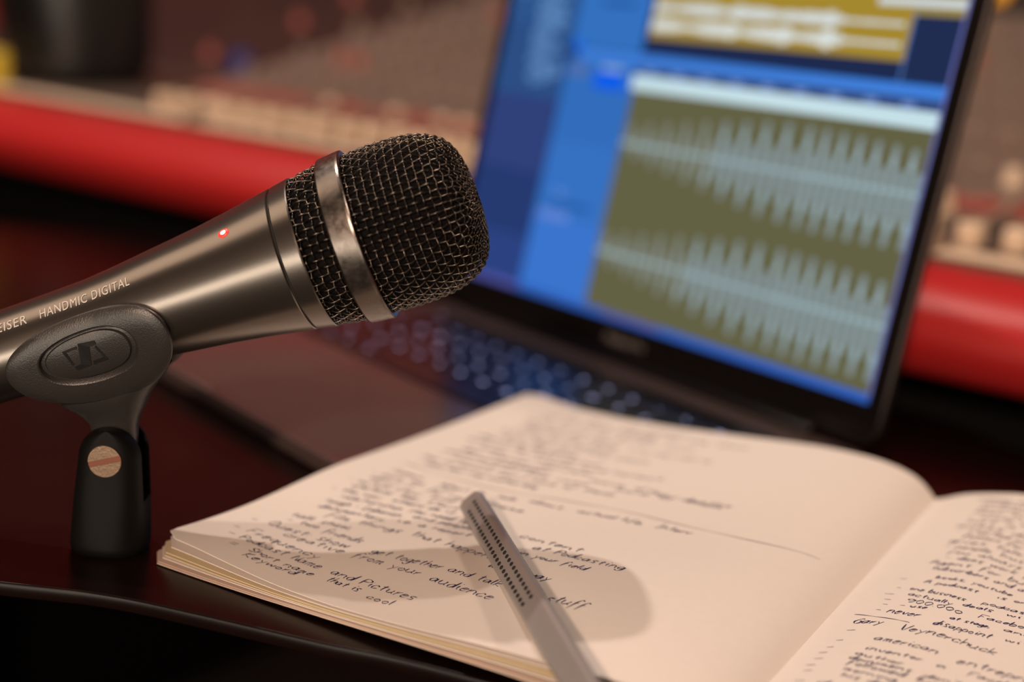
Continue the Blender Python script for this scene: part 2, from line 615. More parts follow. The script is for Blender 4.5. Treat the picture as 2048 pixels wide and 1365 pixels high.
def emb(poly, lift):
    out = []
    for x, y in poly:
        dx, dy = (x - 925) * F, -(y - 800) * F
        t = dx * cs + dy * sn
        u = -dx * sn + dy * cs
        tt, ph = TC - 0.6 + t, PHC + 0.01 + u / 0.86 / 17.2
        out.append(cl(tt, ph, 16.72 + lift + max(0, (tt + 62) * 0.11)))
    return out


mb = MB()
for poly in ([(868, 690), (1035, 655), (1050, 690), (980, 715)], [(868, 690), (980, 715), (968, 890), (868, 885)], [(868, 885), (968, 890), (822, 945), (803, 915)],
             [(705, 770), (850, 713), (856, 735), (745, 778)], [(705, 770), (745, 778), (803, 888), (785, 902)],
             [(990, 885), (1142, 832), (1098, 812), (990, 853)], [(1142, 832), (1045, 700), (1026, 715), (1098, 812)]):
    a, b = emb(poly, -0.3), emb(poly, 0.22)
    mb.loft([a, b])
link('emblem', fix_normals(mb.mesh('emblem', False)), M['logo'], cradle, world_space=True)

# neck: from the trough down into the fork
WQ = Vector((AX.x, AX.y, 0)).normalized()      # sideways (q), along the microphone seen from above
WD = TOCAM                                     # screw axis, towards the camera
mb = MB()
rings = []
tilt = math.atan2(AX.z, math.hypot(AX.x, AX.y))
for cx, z, hw, th, k in ((0, 24.0, 5.0, 3.2, 0), (0, 26, 6.2, 4.1, 0), (0, 36.0, 6.6, 4.2, 0), (-0.4, 38.5, 6.9, 4.6, 0.1), (-1.0, 41.0, 8.2, 5.4, 0.25), (-1.5, 43.5, 10.2, 6.6, 0.4), (-2.6, 46.0, 12.6, 8.0, 0.5), (-2.4, 49.0, 14.2, 8.8, 0.5), (-1.6, 52.0, 15.8, 9.2, 0.5), (-0.8, 55.0, 16.4, 9.2, 0.5)):
    ring = []
    for j in range(40):
        a = 2 * PI * j / 40
        c, s = math.cos(a), math.sin(a)
        q = (abs(c) ** 3.2 + abs(s) ** 3.2) ** (-1 / 3.2)
        x, w = hw * q * c, th * q * s
        p = BASE + (WQ * (cx + x * math.cos(tilt * k)) + Vector((0, 0, 1)) * (z + x * math.sin(tilt * k)) + WD * w) * mm
        ring.append(tuple(p))
    rings.append(ring)
mb.loft(rings)
link('neck', auto_smooth(fix_normals(mb.mesh('neck')), 50), M['clip'], clip, world_space=True)

# swivel base: a fork with rounded cheeks and a brass screw


def bpt(q, w, z): return tuple(BASE + (WQ * q + WD * w) * mm + Vector((0, 0, z * mm)))


A_OF = lambda z: float(np.interp(z, [0, 1, 3, 20, 29.5], [10.6, 11.2, 11.3, 10.2, 9.4])) if z <= 29.5 else 9.4 * math.sqrt(max(0.0, 1 - ((z - 29.5) / 9.4) ** 2))
B_OF = lambda z: float(np.interp(z, [0, 1, 3, 20, 38], [10.4, 11.0, 11.1, 10.3, 9.9]))
mb = MB()
rings = []
for z in (0, 0.5, 1.2, 3, 8, 13, 16.0, 16.5):
    A_, B_ = A_OF(z), B_OF(z)
    ring = []
    e = 2.6 + 0.6 * min(1, z / 16)
    for j in range(56):
        a = 2 * PI * j / 56
        c, s = math.cos(a), math.sin(a)
        q = (abs(c) ** e + abs(s) ** e) ** (-1 / e)
        ring.append(bpt(A_ * q * c, B_ * q * s, z))
    rings.append(ring)
mb.loft(rings)
zs = [16.0, 18, 22, 26, 29.5] + [29.5 + 9.4 * math.sin(x) for x in np.linspace(0.12, 1.50, 12)]
for side in (1, -1):
    rings = []
    for z in zs:
        A_, B_ = max(A_OF(z), 0.3), B_OF(z)
        e = 3.2
        gap = 4.4
        am = A_ * (1 - (gap / B_) ** e) ** (1 / e)
        outer = []
        for q in np.linspace(-1, 1, 25):
            q = math.sin(q * PI / 2)
            outer.append(bpt(q * am, side * max(gap, B_ * (1 - min(1, abs(q * am / A_)) ** e) ** (1 / e)), z))
        inner = [bpt(q * am, side * gap, z) for q in np.linspace(1, -1, 7)[1:-1]]
        rings.append(outer + inner)
    mb.loft(rings)
swivel = link('swivel_base', auto_smooth(fix_normals(mb.mesh('swivel_base')), 40), M['clip_base'], clip, world_space=True)

SQ, SZ, SR_ = -0.1, 30.0, 4.9
sang = math.radians(17)


def spt(x, y, w): return bpt(SQ + x * math.cos(sang) - y * math.sin(sang), w, SZ + x * math.sin(sang) + y * math.cos(sang))


mb = MB()
W0 = 9.55
sl = 0.85
for sgn in (1, -1):
    arc = []
    a0 = math.asin(sl / SR_)
    for a in np.linspace(a0, PI - a0, 26): arc.append((SR_ * math.cos(a), sgn * SR_ * math.sin(a)))
    arc2 = [(x * 0.965, y * 0.965 if abs(y) > 1.0 else y) for x, y in arc]
    mb.loft([[spt(x, y, W0 - 1.0) for x, y in arc], [spt(x, y, W0 + 0.62) for x, y in arc], [spt(x, y, W0 + 0.82) for x, y in arc2]])
screw = link('screw', auto_smooth(fix_normals(mb.mesh('screw')), 35), M['brass'], swivel, world_space=True)
tag(screw, 'slotted brass screw')
mb = MB()
disc = [(4.8 * math.cos(a), 4.8 * math.sin(a)) for a in np.linspace(0, 2 * PI, 30, endpoint=False)]
mb.loft([[spt(x, y, W0 - 1.0) for x, y in disc], [spt(x, y, W0 + 0.55) for x, y in disc]])
link('screw_slot', fix_normals(mb.mesh('screw_slot', False)), M['brass_slot'], swivel, world_space=True)
tag(clip, 'black plastic microphone clip with oval emblem and brass screw on forked base', 'microphone clip')

# ================================================================== LAPTOP
YAW, LX, LY, LID = -0.8707827, 0.0544054, 0.6512224, 0.149007
LAP_ROT = Matrix.Rotation(YAW, 3, 'Z')        # local x = to the user's right, -y = towards the user
lap = empty('laptop', (LX, LY, 0), LAP_ROT)
BT = 0.0082                                    # top of the base
HWID, DEPTH = 0.152, 0.2124
me = prism(rrect(2 * HWID, DEPTH, 0.009, 8, 0, -DEPTH / 2), 0.0012, BT, 0.0010, 3)
base = link('base', me, M['alu'], lap)
# finger notch at the front edge, the hinge bar, keyboard well, trackpad
me = prism(rrect(0.118, 0.0030, 0.0008, 4, -0.081, -DEPTH + 0.0013), BT - 0.0016, BT + 0.00025, 0.0007, 2)
link('front_edge_trim', me, M['alu_edge'], base)
me = MB().lathe([(-0.122, 0.0035), (0.122, 0.0035)], 20, 'x').mesh('hinge_bar')
link('hinge_bar', auto_smooth(me), M['bezel'], lap, (0, -0.001, BT + 0.0012))
me = prism(rrect(0.240, 0.100, 0.003, 4, 0, -0.070), BT - 0.0002, BT + 0.00015)
link('keyboard_well', me, M['well'], base)
me = prism(rrect(0.139, 0.0845, 0.003, 5, 0, -0.1665), BT - 0.0002, BT + 0.00012)
link('trackpad', me, M['trackpad'], lap)
for sx in (-1, 1):
    mb = MB()
    for r in range(34):
        for c in range(6):
            x, y = sx * (0.1255 + c * 0.0026), -0.022 - r * 0.0029
            mb.add([(x + 0.0008 * math.cos(a), y + 0.0008 * math.sin(a), BT + 0.0001) for a in np.linspace(0, 2 * PI, 6, endpoint=False)], [tuple(range(6))])
    tag(link('speaker_grille', mb.mesh('speaker_grille', False), M['well'], base), kind='stuff')
for x in (-0.13, 0.13):
    for y in (-0.02, -0.19):
        me = MB().lathe([(0, 0.0055), (0.0002, 0.006), (0.0013, 0.006)], 16).mesh('foot')
        link('foot', me, M['clip_base'], lap, (x, y, 0))

key_cache, leg_cache = {}, {}


def key(x, y, w, d, legend):
    k = (round(w, 5), round(d, 5))
    if k not in key_cache:
        key_cache[k] = prism(rrect(w, d, 0.0012, 3), 0.0, 0.0010, 0.0003, 1)
        key_cache[k].materials.append(M['key'])
    o = link('key', key_cache[k], None, lap, (x, y, BT + 0.0001))
    if legend:
        if legend not in leg_cache:
            sz = 0.0038 if len(legend) == 1 else 0.0022
            m_ = text_mesh(legend, sz)
            xs = [v.co.x for v in m_.vertices]; ys = [v.co.y for v in m_.vertices]
            m_.transform(Matrix.Translation((-(min(xs) + max(xs)) / 2, -(min(ys) + max(ys)) / 2, 0.00108)))
            m_.materials.append(M['legend'])
            leg_cache[legend] = m_
        link('legend', leg_cache[legend], None, o)
    return o


PITCH_K, KS = 0.01655, 0.0146
rows = [
    ('`1234567890-=', [], [('delete', 1.5)]),
    ('QWERTYUIOP[]\\', [('tab', 1.5)], []),
    ("ASDFGHJKL;'", [('caps', 1.75)], [('return', 1.75)]),
    ('ZXCVBNM,./', [('shift', 2.25)], [('shift', 2.25)]),
]
yk = -0.0430
for letters, pre, post in rows:
    x = -0.120
    for s_, u in pre + [(c, 1) for c in letters] + post:
        w = PITCH_K * u
        key(x + w / 2, yk, w - (PITCH_K - KS), KS, s_)
        x += w
    yk -= PITCH_K
x = -0.120
for s_, u in (('fn', 1), ('ctrl', 1), ('opt', 1), ('cmd', 1.25), ('', 5), ('cmd', 1.25), ('opt', 1)):
    w = PITCH_K * u
    key(x + w / 2, yk, w - (PITCH_K - KS), KS, s_)
    x += w
for s_, dy in (('<', 0), ('v', -0.0038), ('^', 0.0038), ('>', 0)):
    h_ = KS if dy == 0 else KS * 0.46
    if dy != 0.0038: x += PITCH_K
    key(x - PITCH_K / 2, yk + dy, KS, h_, s_)
key(-0.112, -0.0285, 0.0146, 0.0085, 'esc')
me = prism(rrect(0.205, 0.0088, 0.001, 3, 0.0, -0.0285), BT, BT + 0.0004)
link('touch_strip', me, M['bezel'], lap)

# lid: hinged at (0, 0, 0.011), leaning back
lid_rot = Matrix.Rotation(PI / 2 - LID, 3, 'X')    # local x right, y up the lid, z out of the screen
lid_rot = Matrix(((1, 0, 0), (0, math.sin(LID), -math.cos(LID)), (0, math.cos(LID), math.sin(LID)))) if False else Matrix(((1, 0, 0), (0, math.sin(LID), -math.cos(LID)), (0, math.cos(LID), math.sin(LID))))
me = prism(rrect(2 * HWID, 0.2085, 0.009, 8, 0, 0.10425), -0.0052, -0.0006, 0.0009, 3)
lid = link('lid', me, M['alu_lid'], lap, (0, 0, 0.0112), lid_rot)
me = prism(rrect(2 * HWID - 0.0022, 0.2063, 0.008, 8, 0, 0.10425), -0.0007, 0.0)
link('bezel', me, M['bezel'], lid)
me = text_mesh('MacBook Pro', 0.0050)
xs = [v.co.x for v in me.vertices]
me.transform(Matrix.Translation((-(min(xs) + max(xs)) / 2, 0.0068, 0.00012)))
link('bezel_lettering', me, M['bezel_text'], lid)

# the picture on the display: flat coloured areas in screen millimetres
Q = []


def rect(x0, x1, y0, y1, rgb, layer=0): Q.append(([(x0, y0), (x1, y0), (x1, y1), (x0, y1)], rgb, layer))


rect(-145, 145, 17, 197, (28, 42, 80))
# side bar
for i, (a, b, c) in enumerate([(17, 45, (44, 66, 128)), (45, 80, (38, 58, 112)), (80, 120, (48, 64, 120)), (120, 160, (44, 78, 132)), (160, 197, (46, 84, 140))]):
    rect(-145, -87.5, a, b, c, 1)
rect(-145, -87.5, 17, 20, (90, 90, 170), 2)
for i in range(26):
    y = 193 - i * 2.6
    n = rnd.randint(2, 4)
    x = -118 + rnd.uniform(-3, 3)
    for k in range(n):
        w = rnd.uniform(3, 9)
        if x + w < -90: rect(x, x + w, y, y + 1.4, (112, 156, 208), 2)
        x += w + 1.2
    if i < 8:
        rect(-140, -140 + rnd.uniform(6, 15), y, y + 1.3, (80, 120, 180), 2)
# channel column
rect(-87.5, -34, 20, 143.5, (54, 112, 192), 1)
rect(-87.5, -34, 100, 143.5, (50, 108, 186), 2)
rect(-87.5, -34, 20, 60, (58, 116, 204), 2)
rect(-87.5, -34, 149.5, 197, (52, 112, 190), 1)
rect(-84, -79, 147, 153.5, (20, 100, 230), 4)
rect(-81, -74, 178, 190, (20, 96, 226), 3)
rect(-72, -48, 182, 186, (120, 170, 220), 3)
rect(-70, -46, 172, 174.5, (36, 80, 150), 3)
rect(-64, -42, 129.5, 137.5, (8, 92, 236), 3)
rect(-60, -44, 138.5, 141.5, (130, 160, 215), 3)
rect(-86, -70, 134, 141, (80, 110, 170), 3)
rect(-78, -46, 66, 68.5, (30, 84, 160), 3)
rect(-84, -60, 58, 63, (96, 130, 210), 3)
rect(-76, -66, 72, 74, (96, 140, 214), 3)
rect(-88.2, -87.2, 17, 197, (30, 60, 120), 3)
# separator bars
rect(-80, 145, 143.4, 149.4, (64, 126, 216), 3)
rect(-87.5, 145, 148.9, 149.7, (26, 60, 120), 4)
rect(-34.5, 145, 138.4, 143.4, (54, 76, 126), 3)
for x in range(-28, 145, 19):
    rect(x, x + 6.5, 139.4, 141.6, (110, 140, 200), 4)
rect(-36, 145, 131.2, 138.5, (198, 224, 232), 4)
# arrangement region
rect(-34, 145, 149.6, 158, (30, 42, 78), 1)
rect(-31.5, 119.6, 157.6, 197, (164, 136, 48), 2)
rect(120.2, 144, 149.6, 177, (32, 44, 80), 2)
rect(119.4, 120.4, 149.6, 178, (84, 120, 184), 3)
rect(119.4, 145, 177, 197, (150, 134, 74), 2)
rect(100, 143, 180.5, 184, (206, 214, 216), 3)


def band(cy, seed, amp, x0, x1, rgb):
    r_ = random.Random(seed)
    x = x0
    while x < x1:
        k = 0.45 + 0.55 * abs(math.sin(0.09 * (x - x0) + seed)) if x < 85 else 0.30
        if 18 < x < 26 or 50 < x < 57 or 74 < x < 80: k *= 1.5
        h = amp * k * r_.uniform(0.75, 1.1)
        rect(x, x + 1.05, cy - h, cy + h, rgb, 4)
        x += 1.0


band(164.2, 1, 3.1, -31, 116, (214, 220, 216))
band(172.8, 2, 3.0, -31, 116, (210, 216, 214))
band(188, 3, 2.6, -31, 116, (214, 220, 216))
# wave display
rect(-34.4, 145, 20.5, 131.4, (99, 97, 68), 2)
for cy in (104.5, 49.3):
    rect(-34.4, 145, cy - 0.6, cy + 0.6, (144, 166, 172), 7)
    r_ = random.Random(5)
    x = -30.0
    i = 0
    while x < 143:
        u = (x + 34) / 178
        up = float(np.interp(u, [0, .12, .35, .55, .72, .88, 1], [9, 11.5, 17.5, 21.5, 21.0, 19.0, 17.5]))
        dn = float(np.interp(u, [0, .12, .35, .55, .75, 1], [5, 9, 16, 22, 24, 23]))
        big = i % 2 == 0
        w = 3.1 if u < 0.65 else 2.9
        fu = 1.0 if big else 0.50
        fd = 1.0 if not big else 0.62
        c = (134, 148, 150) if u > 0.35 else (134, 142, 136)
        rect(x, x + w, cy, cy + up * fu, c, 4)
        rect(x, x + w, cy - dn * fd, cy, c, 4)
        if u > 0.3:
            k = 0.45
            rect(x + w, x + 2 * w - .4, cy - dn * k, cy + up * k, (116, 126, 122), 3)
            if big: rect(x + 0.4, x + w - 0.2, cy + up * 0.52, cy + up * 0.74, (160, 184, 194), 5)
            else: rect(x + 0.4, x + w - 0.2, cy - dn * 0.74, cy - dn * 0.5, (156, 182, 192), 5)
        x += 6.1 if u < 0.62 else 4.6
        i += 1
    for k in range(40):
        x = -33 + k * 4.45
        rect(x, x + 1.8, cy - 1.2, cy + 1.2, (160, 184, 192), 8)
rect(-87.5, 145, 17, 20.8, (50, 96, 186), 5)
rect(-20, 20, 18.5, 20.8, (90, 86, 150), 6)
rect(143, 145, 20, 197, (112, 116, 186), 8)
verts, faces, cols = [], [], []
for pts, rgb, layer in Q:
    b = len(verts)
    c = lin(rgb)
    for x, y in pts:
        verts.append((max(-144.2, min(144.2, x)) * mm, y * mm, (0.08 + 0.012 * layer) * mm))
        cols.append(c)
    faces.append((b, b + 1, b + 2, b + 3))
me = mesh('display_picture', verts, faces, False)
ca = me.color_attributes.new('picture', 'FLOAT_COLOR', 'POINT')
for i, c in enumerate(cols):
    ca.data[i].color = (*c, 1)
disp = link('display', me, M['screen'], lid)
tag(disp, 'lit screen showing audio waveforms', kind='stuff')
tag(lap, 'open grey laptop with lit screen showing olive and blue audio editing windows', 'laptop')

# ================================================================== NOTEBOOK
NA, NB, NC, NN = V3(-0.10125, 0.37328), V3(0.01018, 0.55311), V3(0.16085, 0.47415), V3(0.05787, 0.28924)
E1 = V3(math.cos(YAW), math.sin(YAW)); E2 = V3(math.sin(YAW), -math.cos(YAW))
FRONT_RIGHT = V3(LX, LY) + HWID * E1 + DEPTH * E2
CR = NC + .172 * (NC - NB) / np.linalg.norm(NC - NB)
NR = NN + .176 * (NN - NA) / np.linalg.norm(NN - NA)


def z_under(q):
    """height of the underside: it lies on the desk and is held up by the laptop's corner"""
    d = q - FRONT_RIGHT
    s = math.hypot(max(d @ E1 + .004, 0) / .24, max(d @ E2 + .004, 0) / .085)
    t = min(s, 1)
    return 0.0004 + 0.0090 * (1 - t * t * (3 - 2 * t))


LU = [0, .06, .13, .25, .38, .5, .62, .74, .80, .865, .92, .96, .985, 1]
TN = [0.0030, 0.0029, 0.0028, 0.0029, 0.0033, 0.0041, 0.0054, 0.0066, 0.0073, 0.008, 0.0079, 0.0066, 0.0046, 0.002]
TM = [0.0015, 0.0016, 0.0018, 0.0024, 0.0038, 0.0056, 0.0076, 0.0096, 0.0104, 0.0108, 0.01, 0.008, 0.0052, 0.0026]
TF = [0.0064, 0.005, 0.0039, 0.0041, 0.0056, 0.0077, 0.01, 0.0121, 0.0126, 0.0127, 0.0116, 0.0094, 0.0062, 0.0032]
RU = [0, .03, .06, .11, .17, .3, .5, .75, 1]
RT = [0.0032, 0.0062, 0.0088, 0.0116, 0.0145, 0.015, 0.0125, 0.008, 0.004]
_us = np.linspace(0, 1, 201)


def smooth_tab(u, t):
    y = np.interp(_us, u, t)
    k = np.ones(7) / 7
    p = np.r_[[y[0]] * 3, y, [y[-1]] * 3]
    y2 = np.convolve(p, k, 'valid'); y2[-1] = y[-1]
    return y2


tN, tM, tF, tR = smooth_tab(LU, TN), smooth_tab(LU, TM), smooth_tab(LU, TF), smooth_tab(RU, RT)


def left_surf(u, v, k=1.0, out=0.0):
    """k: 1 = top sheet, 0 = underside; out: metres the sheet sticks out at the open edges"""
    q = (NA * (1 - u) + NN * u) * (1 - v) + (NB * (1 - u) + NC * u) * v
    a, b, c = (float(np.interp(u, _us, t)) for t in (tN, tM, tF))
    th = a * (1 - v) * (1 - 2 * v) + b * 4 * v * (1 - v) + c * v * (2 * v - 1)
    th = max(th, 0.0012)
    # the open lower corner fans apart
    fan = math.exp(-((u / .22) ** 2 + (v / .20) ** 2))
    th = th + fan * 0.0044 * (k ** 1.15)
    ev = (NB - NA) / np.linalg.norm(NB - NA); eu = (NN - NA) / np.linalg.norm(NN - NA)
    q = q - (eu * 0.5 + ev * (1 - v)) * out * (0.25 * math.exp(-(v / .3) ** 2) + 0.75 * math.exp(-((u / .25) ** 2 + (v / .25) ** 2)))
    return np.array([q[0], q[1], z_under(q) + th * k])


def right_surf(u, v, k=1.0, out=0.0):
    q = (NN * (1 - u) + NR * u) * (1 - v) + (NC * (1 - u) + CR * u) * v
    th = float(np.interp(u, _us, tR)) * (.62 + .38 * v)
    return np.array([q[0], q[1], z_under(q) + th * k])


def corner_uv(n_u, n_v, ru, rv, open_side=0):
    """grid of (u, v) whose two outer corners are rounded; open_side 0: u=0 is the open edge, 1: u=1"""
    g = []
    for j in range(n_v + 1):
        v = j / n_v
        v = v - 0.10 * math.sin(2 * PI * v) / (2 * PI) * 3.0
        e = 0.0
        for dv in (v, 1 - v):
            if dv < rv:
                x = 1 - dv / rv
                e = ru * (1 - math.sqrt(max(0, 1 - x * x)))
        row = []
        for i in range(n_u + 1):
            s = i / n_u
            s = s - 0.12 * math.sin(2 * PI * s) / (2 * PI) * 2.0
            u = e + (1 - e) * s if open_side == 0 else s * (1 - e)
            row.append((u, v))
        g.append(row)
    return g


def sheet(surf, open_side, k, out, thick, n_u=46, n_v=40):
    g = corner_uv(n_u, n_v, .035, .03, open_side)
    top = [tuple(surf(u, v, k, out)) for row in g for u, v in row]
    nT = len(top)
    bot = [(x, y, z - thick) for x, y, z in top]
    f = []
    w = n_u + 1
    for j in range(n_v):
        for i in range(n_u):
            a = j * w + i
            f.append((a, a + 1, a + 1 + w, a + w))
            f.append((nT + a, nT + a + w, nT + a + 1 + w, nT + a + 1))
    rim = [i for i in range(w)] + [j * w + n_u for j in range(1, n_v + 1)] + [n_v * w + i for i in range(n_u - 1, -1, -1)] + [j * w for j in range(n_v - 1, 0, -1)]
    for a, b in zip(rim, rim[1:] + rim[:1]):
        f.append((a, nT + a, nT + b, b))
    return mesh('sheet', top + bot, f)


book = empty('notebook', (0.055, 0.42, 0.0))
link('cover', auto_smooth(sheet(left_surf, 0, 0.10, .0012, .0004, 30, 24), 40), M['cover'], book, world_space=True)
link('cover', auto_smooth(sheet(right_surf, 1, 0.04, 0, .0004, 30, 24), 40), M['cover'], book, world_space=True)
for k, out, mt in ((0.20, .0008, 'cover'), (0.40, -.0002, 'paper'), (0.50, -.0008, 'paper_edge'), (0.62, -.0010, 'paper_edge'), (0.78, -.0024, 'paper')):
    link('page', auto_smooth(sheet(left_surf, 0, k, out, .00022, 30, 24), 40), M[mt], book, world_space=True)
for k in (0.2, 0.36, 0.52, 0.68, 0.84):
    link('page', auto_smooth(sheet(right_surf, 1, k, 0, .0003, 30, 24), 40), M['paper'], book, world_space=True)
page_l = link('page', auto_smooth(sheet(left_surf, 0, 1.0, -.0034, .00022), 40), M['paper'], book, world_space=True)
page_r = link('page', auto_smooth(sheet(right_surf, 1, 1.0, 0.0, .00018), 40), M['paper'], book, world_space=True)
tag(page_l, 'page covered in blue handwriting with a ruled line')
tag(page_r, 'page with a dense column of blue handwriting')

# handwriting: single stroke letters, x-height 4 units
G = {
    'a': '4,3 2,4 0,2 1,0 3,1 4,4 4,1 5,0', 'b': '0,8 0,0 2,0 4,2 2,4 0,2', 'c': '4,3 2,4 0,2 1,0 4,1', 'd': '4,3 2,4 0,2 1,0 3,1 4,8 4,0',
    'e': '0,2 4,3 2,4 0,2 1,0 4,1', 'f': '4,7 2,8 1,5 1,-3;0,4 3,4', 'g': '4,3 2,4 0,2 1,0 3,1 4,4 4,-2 2,-3 0,-2', 'h': '0,8 0,0;0,2 2,4 4,3 4,0',
    'i': '1,4 1,1 2,0;1,6 1,6.5', 'j': '2,4 2,-2 0,-3;2,6 2,6.5', 'k': '0,8 0,0;4,4 0,2 4,0', 'l': '0,8 0,1 1,0', 'm': '0,4 0,0;0,3 2,4 2,0;2,3 4,4 4,1 5,0',
    'n': '0,4 0,0;0,2 2,4 4,3 4,1 5,0', 'o': '2,4 0,2 2,0 4,2 2,4', 'p': '0,4 0,-3;0,3 2,4 4,2 2,0 0,1', 'q': '4,3 2,4 0,2 1,0 3,1 4,4 4,-3',
    'r': '0,4 0,0;0,2 2,4 3,4', 's': '4,4 1,4 1,2.5 3,1.5 3,0 0,0', 't': '2,7 2,1 3,0;0,5 4,5', 'u': '0,4 0,1 2,0 4,2 4,4 4,1 5,0', 'v': '0,4 2,0 4,4',
    'w': '0,4 1,0 2.5,3 4,0 5,4', 'x': '0,4 4,0;0,0 4,4', 'y': '0,4 2,1;4,4 1,-3', 'z': '0,4 4,4 0,0 4,0',
    'A': '0,0 3,8 5,0;1,3 4,3', 'C': '5,7 3,8 0,4 3,0 5,1', 'D': '0,8 0,0;0,8 4,7 5,4 3,0 0,0', 'F': '0,8 0,0;0,8 5,8;0,4 3,4', 'G': '5,7 3,8 0,4 2,0 5,1 5,4 3,4',
    'I': '0,8 3,8;1.5,8 1.5,0;0,0 3,0', 'J': '4,8 4,1 2,0 0,1', 'K': '0,8 0,0;4,8 0,4 5,0', 'L': '0,8 0,0 4,0', 'M': '0,0 1,8 3,3 5,8 6,0', 'N': '0,0 0,8 4,0 4,8',
    'P': '0,0 0,8 4,7 4,5 0,4', 'Q': '3,8 0,4 3,0 6,4 3,8;4,2 6,-1', 'S': '4,7 2,8 0,6 4,2 2,0 0,1', 'T': '0,8 5,8;2.5,8 2.5,0', 'V': '0,8 2.5,0 5,8', 'W': '0,8 1.5,0 3,5 4.5,0 6,8',
    'B': '0,0 0,8 3,8 3,5 0,4 4,3 3,0 0,0', 'E': '4,8 0,8 0,0 4,0;0,4 3,4', 'H': '0,8 0,0;5,8 5,0;0,4 5,4', 'R': '0,0 0,8 4,7 4,5 0,4 4,0',
    '0': '2,7 0,4 2,0 4,4 2,7', '9': '4,5 2,7 0,5 2,4 4,6 4,2 2,0', '1': '0,6 2,8 2,0', '2': '0,7 2,8 4,6 0,0 4,0', '3': '0,7 3,8 2,4 4,2 0,0', '5': '4,8 0,8 0,5 3,5 4,2 0,0',
    '-': '0,2.5 4,2.5', '=': '0,3 4,3;0,1.2 4,1.2', '.': '0,0 .6,.3', ',': '1,.5 0,-1.5', ':': '0,3.5 .5,3.5;0,.5 .5,.5', ';': '1,3.5 1,3;1,.5 0,-1.5', "'": '0,8 0,6', '/': '0,-1 3,8', '(': '2,8 0,4 2,-1', ')': '0,8 2,4 0,-1',
}
G = {k: [[tuple(map(float, p.split(','))) for p in st.split()] for st in s.split(';')] for k, s in G.items()}


class Pen:
    def __init__(s, surf, wu, hv, lift=.00009):
        s.surf, s.wu, s.hv, s.lift = surf, wu, hv, lift
        s.mb = MB()

    def P(s, U, V_):
        p = s.surf(min(1, max(0, U / s.wu)), min(1, max(0, V_ / s.hv)), 1.0, -.0034)
        return np.array([p[0], p[1], p[2] + s.lift])

    def stroke(s, pts, width):
        """pts in page millimetres"""
        W_ = [s.P(*p) for p in pts]
        n = len(W_)
        if n < 2: return
        L, R_ = [], []
        for i in range(n):
            t = W_[min(n - 1, i + 1)] - W_[max(0, i - 1)]
            side = np.array([-t[1], t[0], 0]); l = np.linalg.norm(side)
            if l < 1e-9: side = np.array([1., 0, 0]); l = 1
            w = width * (0.75 + 0.35 * math.sin(i * 0.9)) * (0.6 if i in (0, n - 1) else 1)
            L.append(W_[i] + side / l * w / 2); R_.append(W_[i] - side / l * w / 2)
        s.mb.add(L + R_, [(i, n + i, n + i + 1, i + 1) for i in range(n - 1)])

    def write(s, text, U, V_, U1=None, dv=0.0, xh=1.35, width=.00042, slant=0.28, seed=0):
        """x-height xh mm; stretched so that it ends at U1"""
        r_ = random.Random(sum(map(ord, text)) + seed)
        cur, items = 0.0, []
        for ch in text:
            if ch == ' ':
                cur += 5.0; continue
            if ch not in G: continue
            st = G[ch]
            wd = max(x for q in st for x, y in q)
            items.append((cur, st))
            cur += wd + 1.35
        if not items: return
        k = xh / 4.0
        kx = (U1 - U) / cur if U1 else k
        for off, st in items:
            jy, js = r_.uniform(-.35, .35), r_.uniform(.86, 1.12)
            for q in st:
                pts = [(off + x + r_.uniform(-.22, .22), y * js + jy + r_.uniform(-.22, .22)) for x, y in q]
                sm_ = catmull(pts, 4) if len(pts) > 2 else pts
                s.stroke([(U + x * kx + y * k * slant, V_ + y * k + dv * (x * kx)) for x, y in sm_], width)

    def build(s, name, material, parent):
        return tag(link(name, s.mb.mesh(name, False), material, parent, world_space=True), kind='stuff')


pl = Pen(left_surf, 178, 207)
W = pl.write
# lower block, sharp in the photograph
W('Keyword', 26.4, 6.4, 45.9, dv=0.06, xh=1.5)
W('Short name', 25.3, 10.0, 50.3, dv=-0.01, xh=1.5); W('that is', 54.9, 10.0, 67.0, dv=-0.05, xh=1.5); W('cool', 70.9, 7.6, 79.8, dv=-0.06, xh=1.4)
W('=', 18.0, 9.2, 21.0, dv=0.06, xh=2.2)
W('-', 12.5, 14.5, 15.4, dv=0.06, xh=2); W('Podcast Name', 17.4, 14.4, 49.2, xh=1.7); W('and Pictures', 53.1, 14.1, 83.6, dv=-0.07, xh=1.75)
W('-', 9.9, 19.5, 12.8, dv=0.06, xh=2); W('Frequency', 15.7, 19.7, 44.6, dv=-0.03, xh=1.9)
W('creative', 25.8, 24.9, 48.4, dv=0.04, xh=1.7); W('from your', 51.9, 25.7, 76.5, dv=-0.04, xh=1.7); W('audience', 80.3, 23.6, 102.6, dv=-0.14, xh=1.8)
W('-', 9.6, 27.9, 12.5, dv=0.06, xh=2); W('Quest: show', 15.9, 28.3, 47.3, dv=0.03, xh=1.9); W('get together', 55.0, 30.6, 79.6, dv=-0.01, xh=1.7); W('and talk', 81.8, 30.2, 100.6, dv=-0.11, xh=1.8); W('stuff', 115.2, 26.9, 126.9, dv=0.02, xh=2.2)
W('- two', 18.6, 34.4, 31.3, dv=0.06, xh=1.6); W('friends', 33.8, 34.2, 48.6, xh=1.7); W('with away', 90.6, 37.4, 110.6, xh=1.7)
W('talk show,', 17.2, 38.5, 40.1, dv=0.06, xh=1.7)
W('film things', 26.6, 44.2, 54.8, dv=0.05, xh=1.8); W('that happen', 57.8, 45.7, 88.3, dv=-0.11, xh=1.9); W('in your field', 93.2, 49.1, 115.5, xh=1.6)
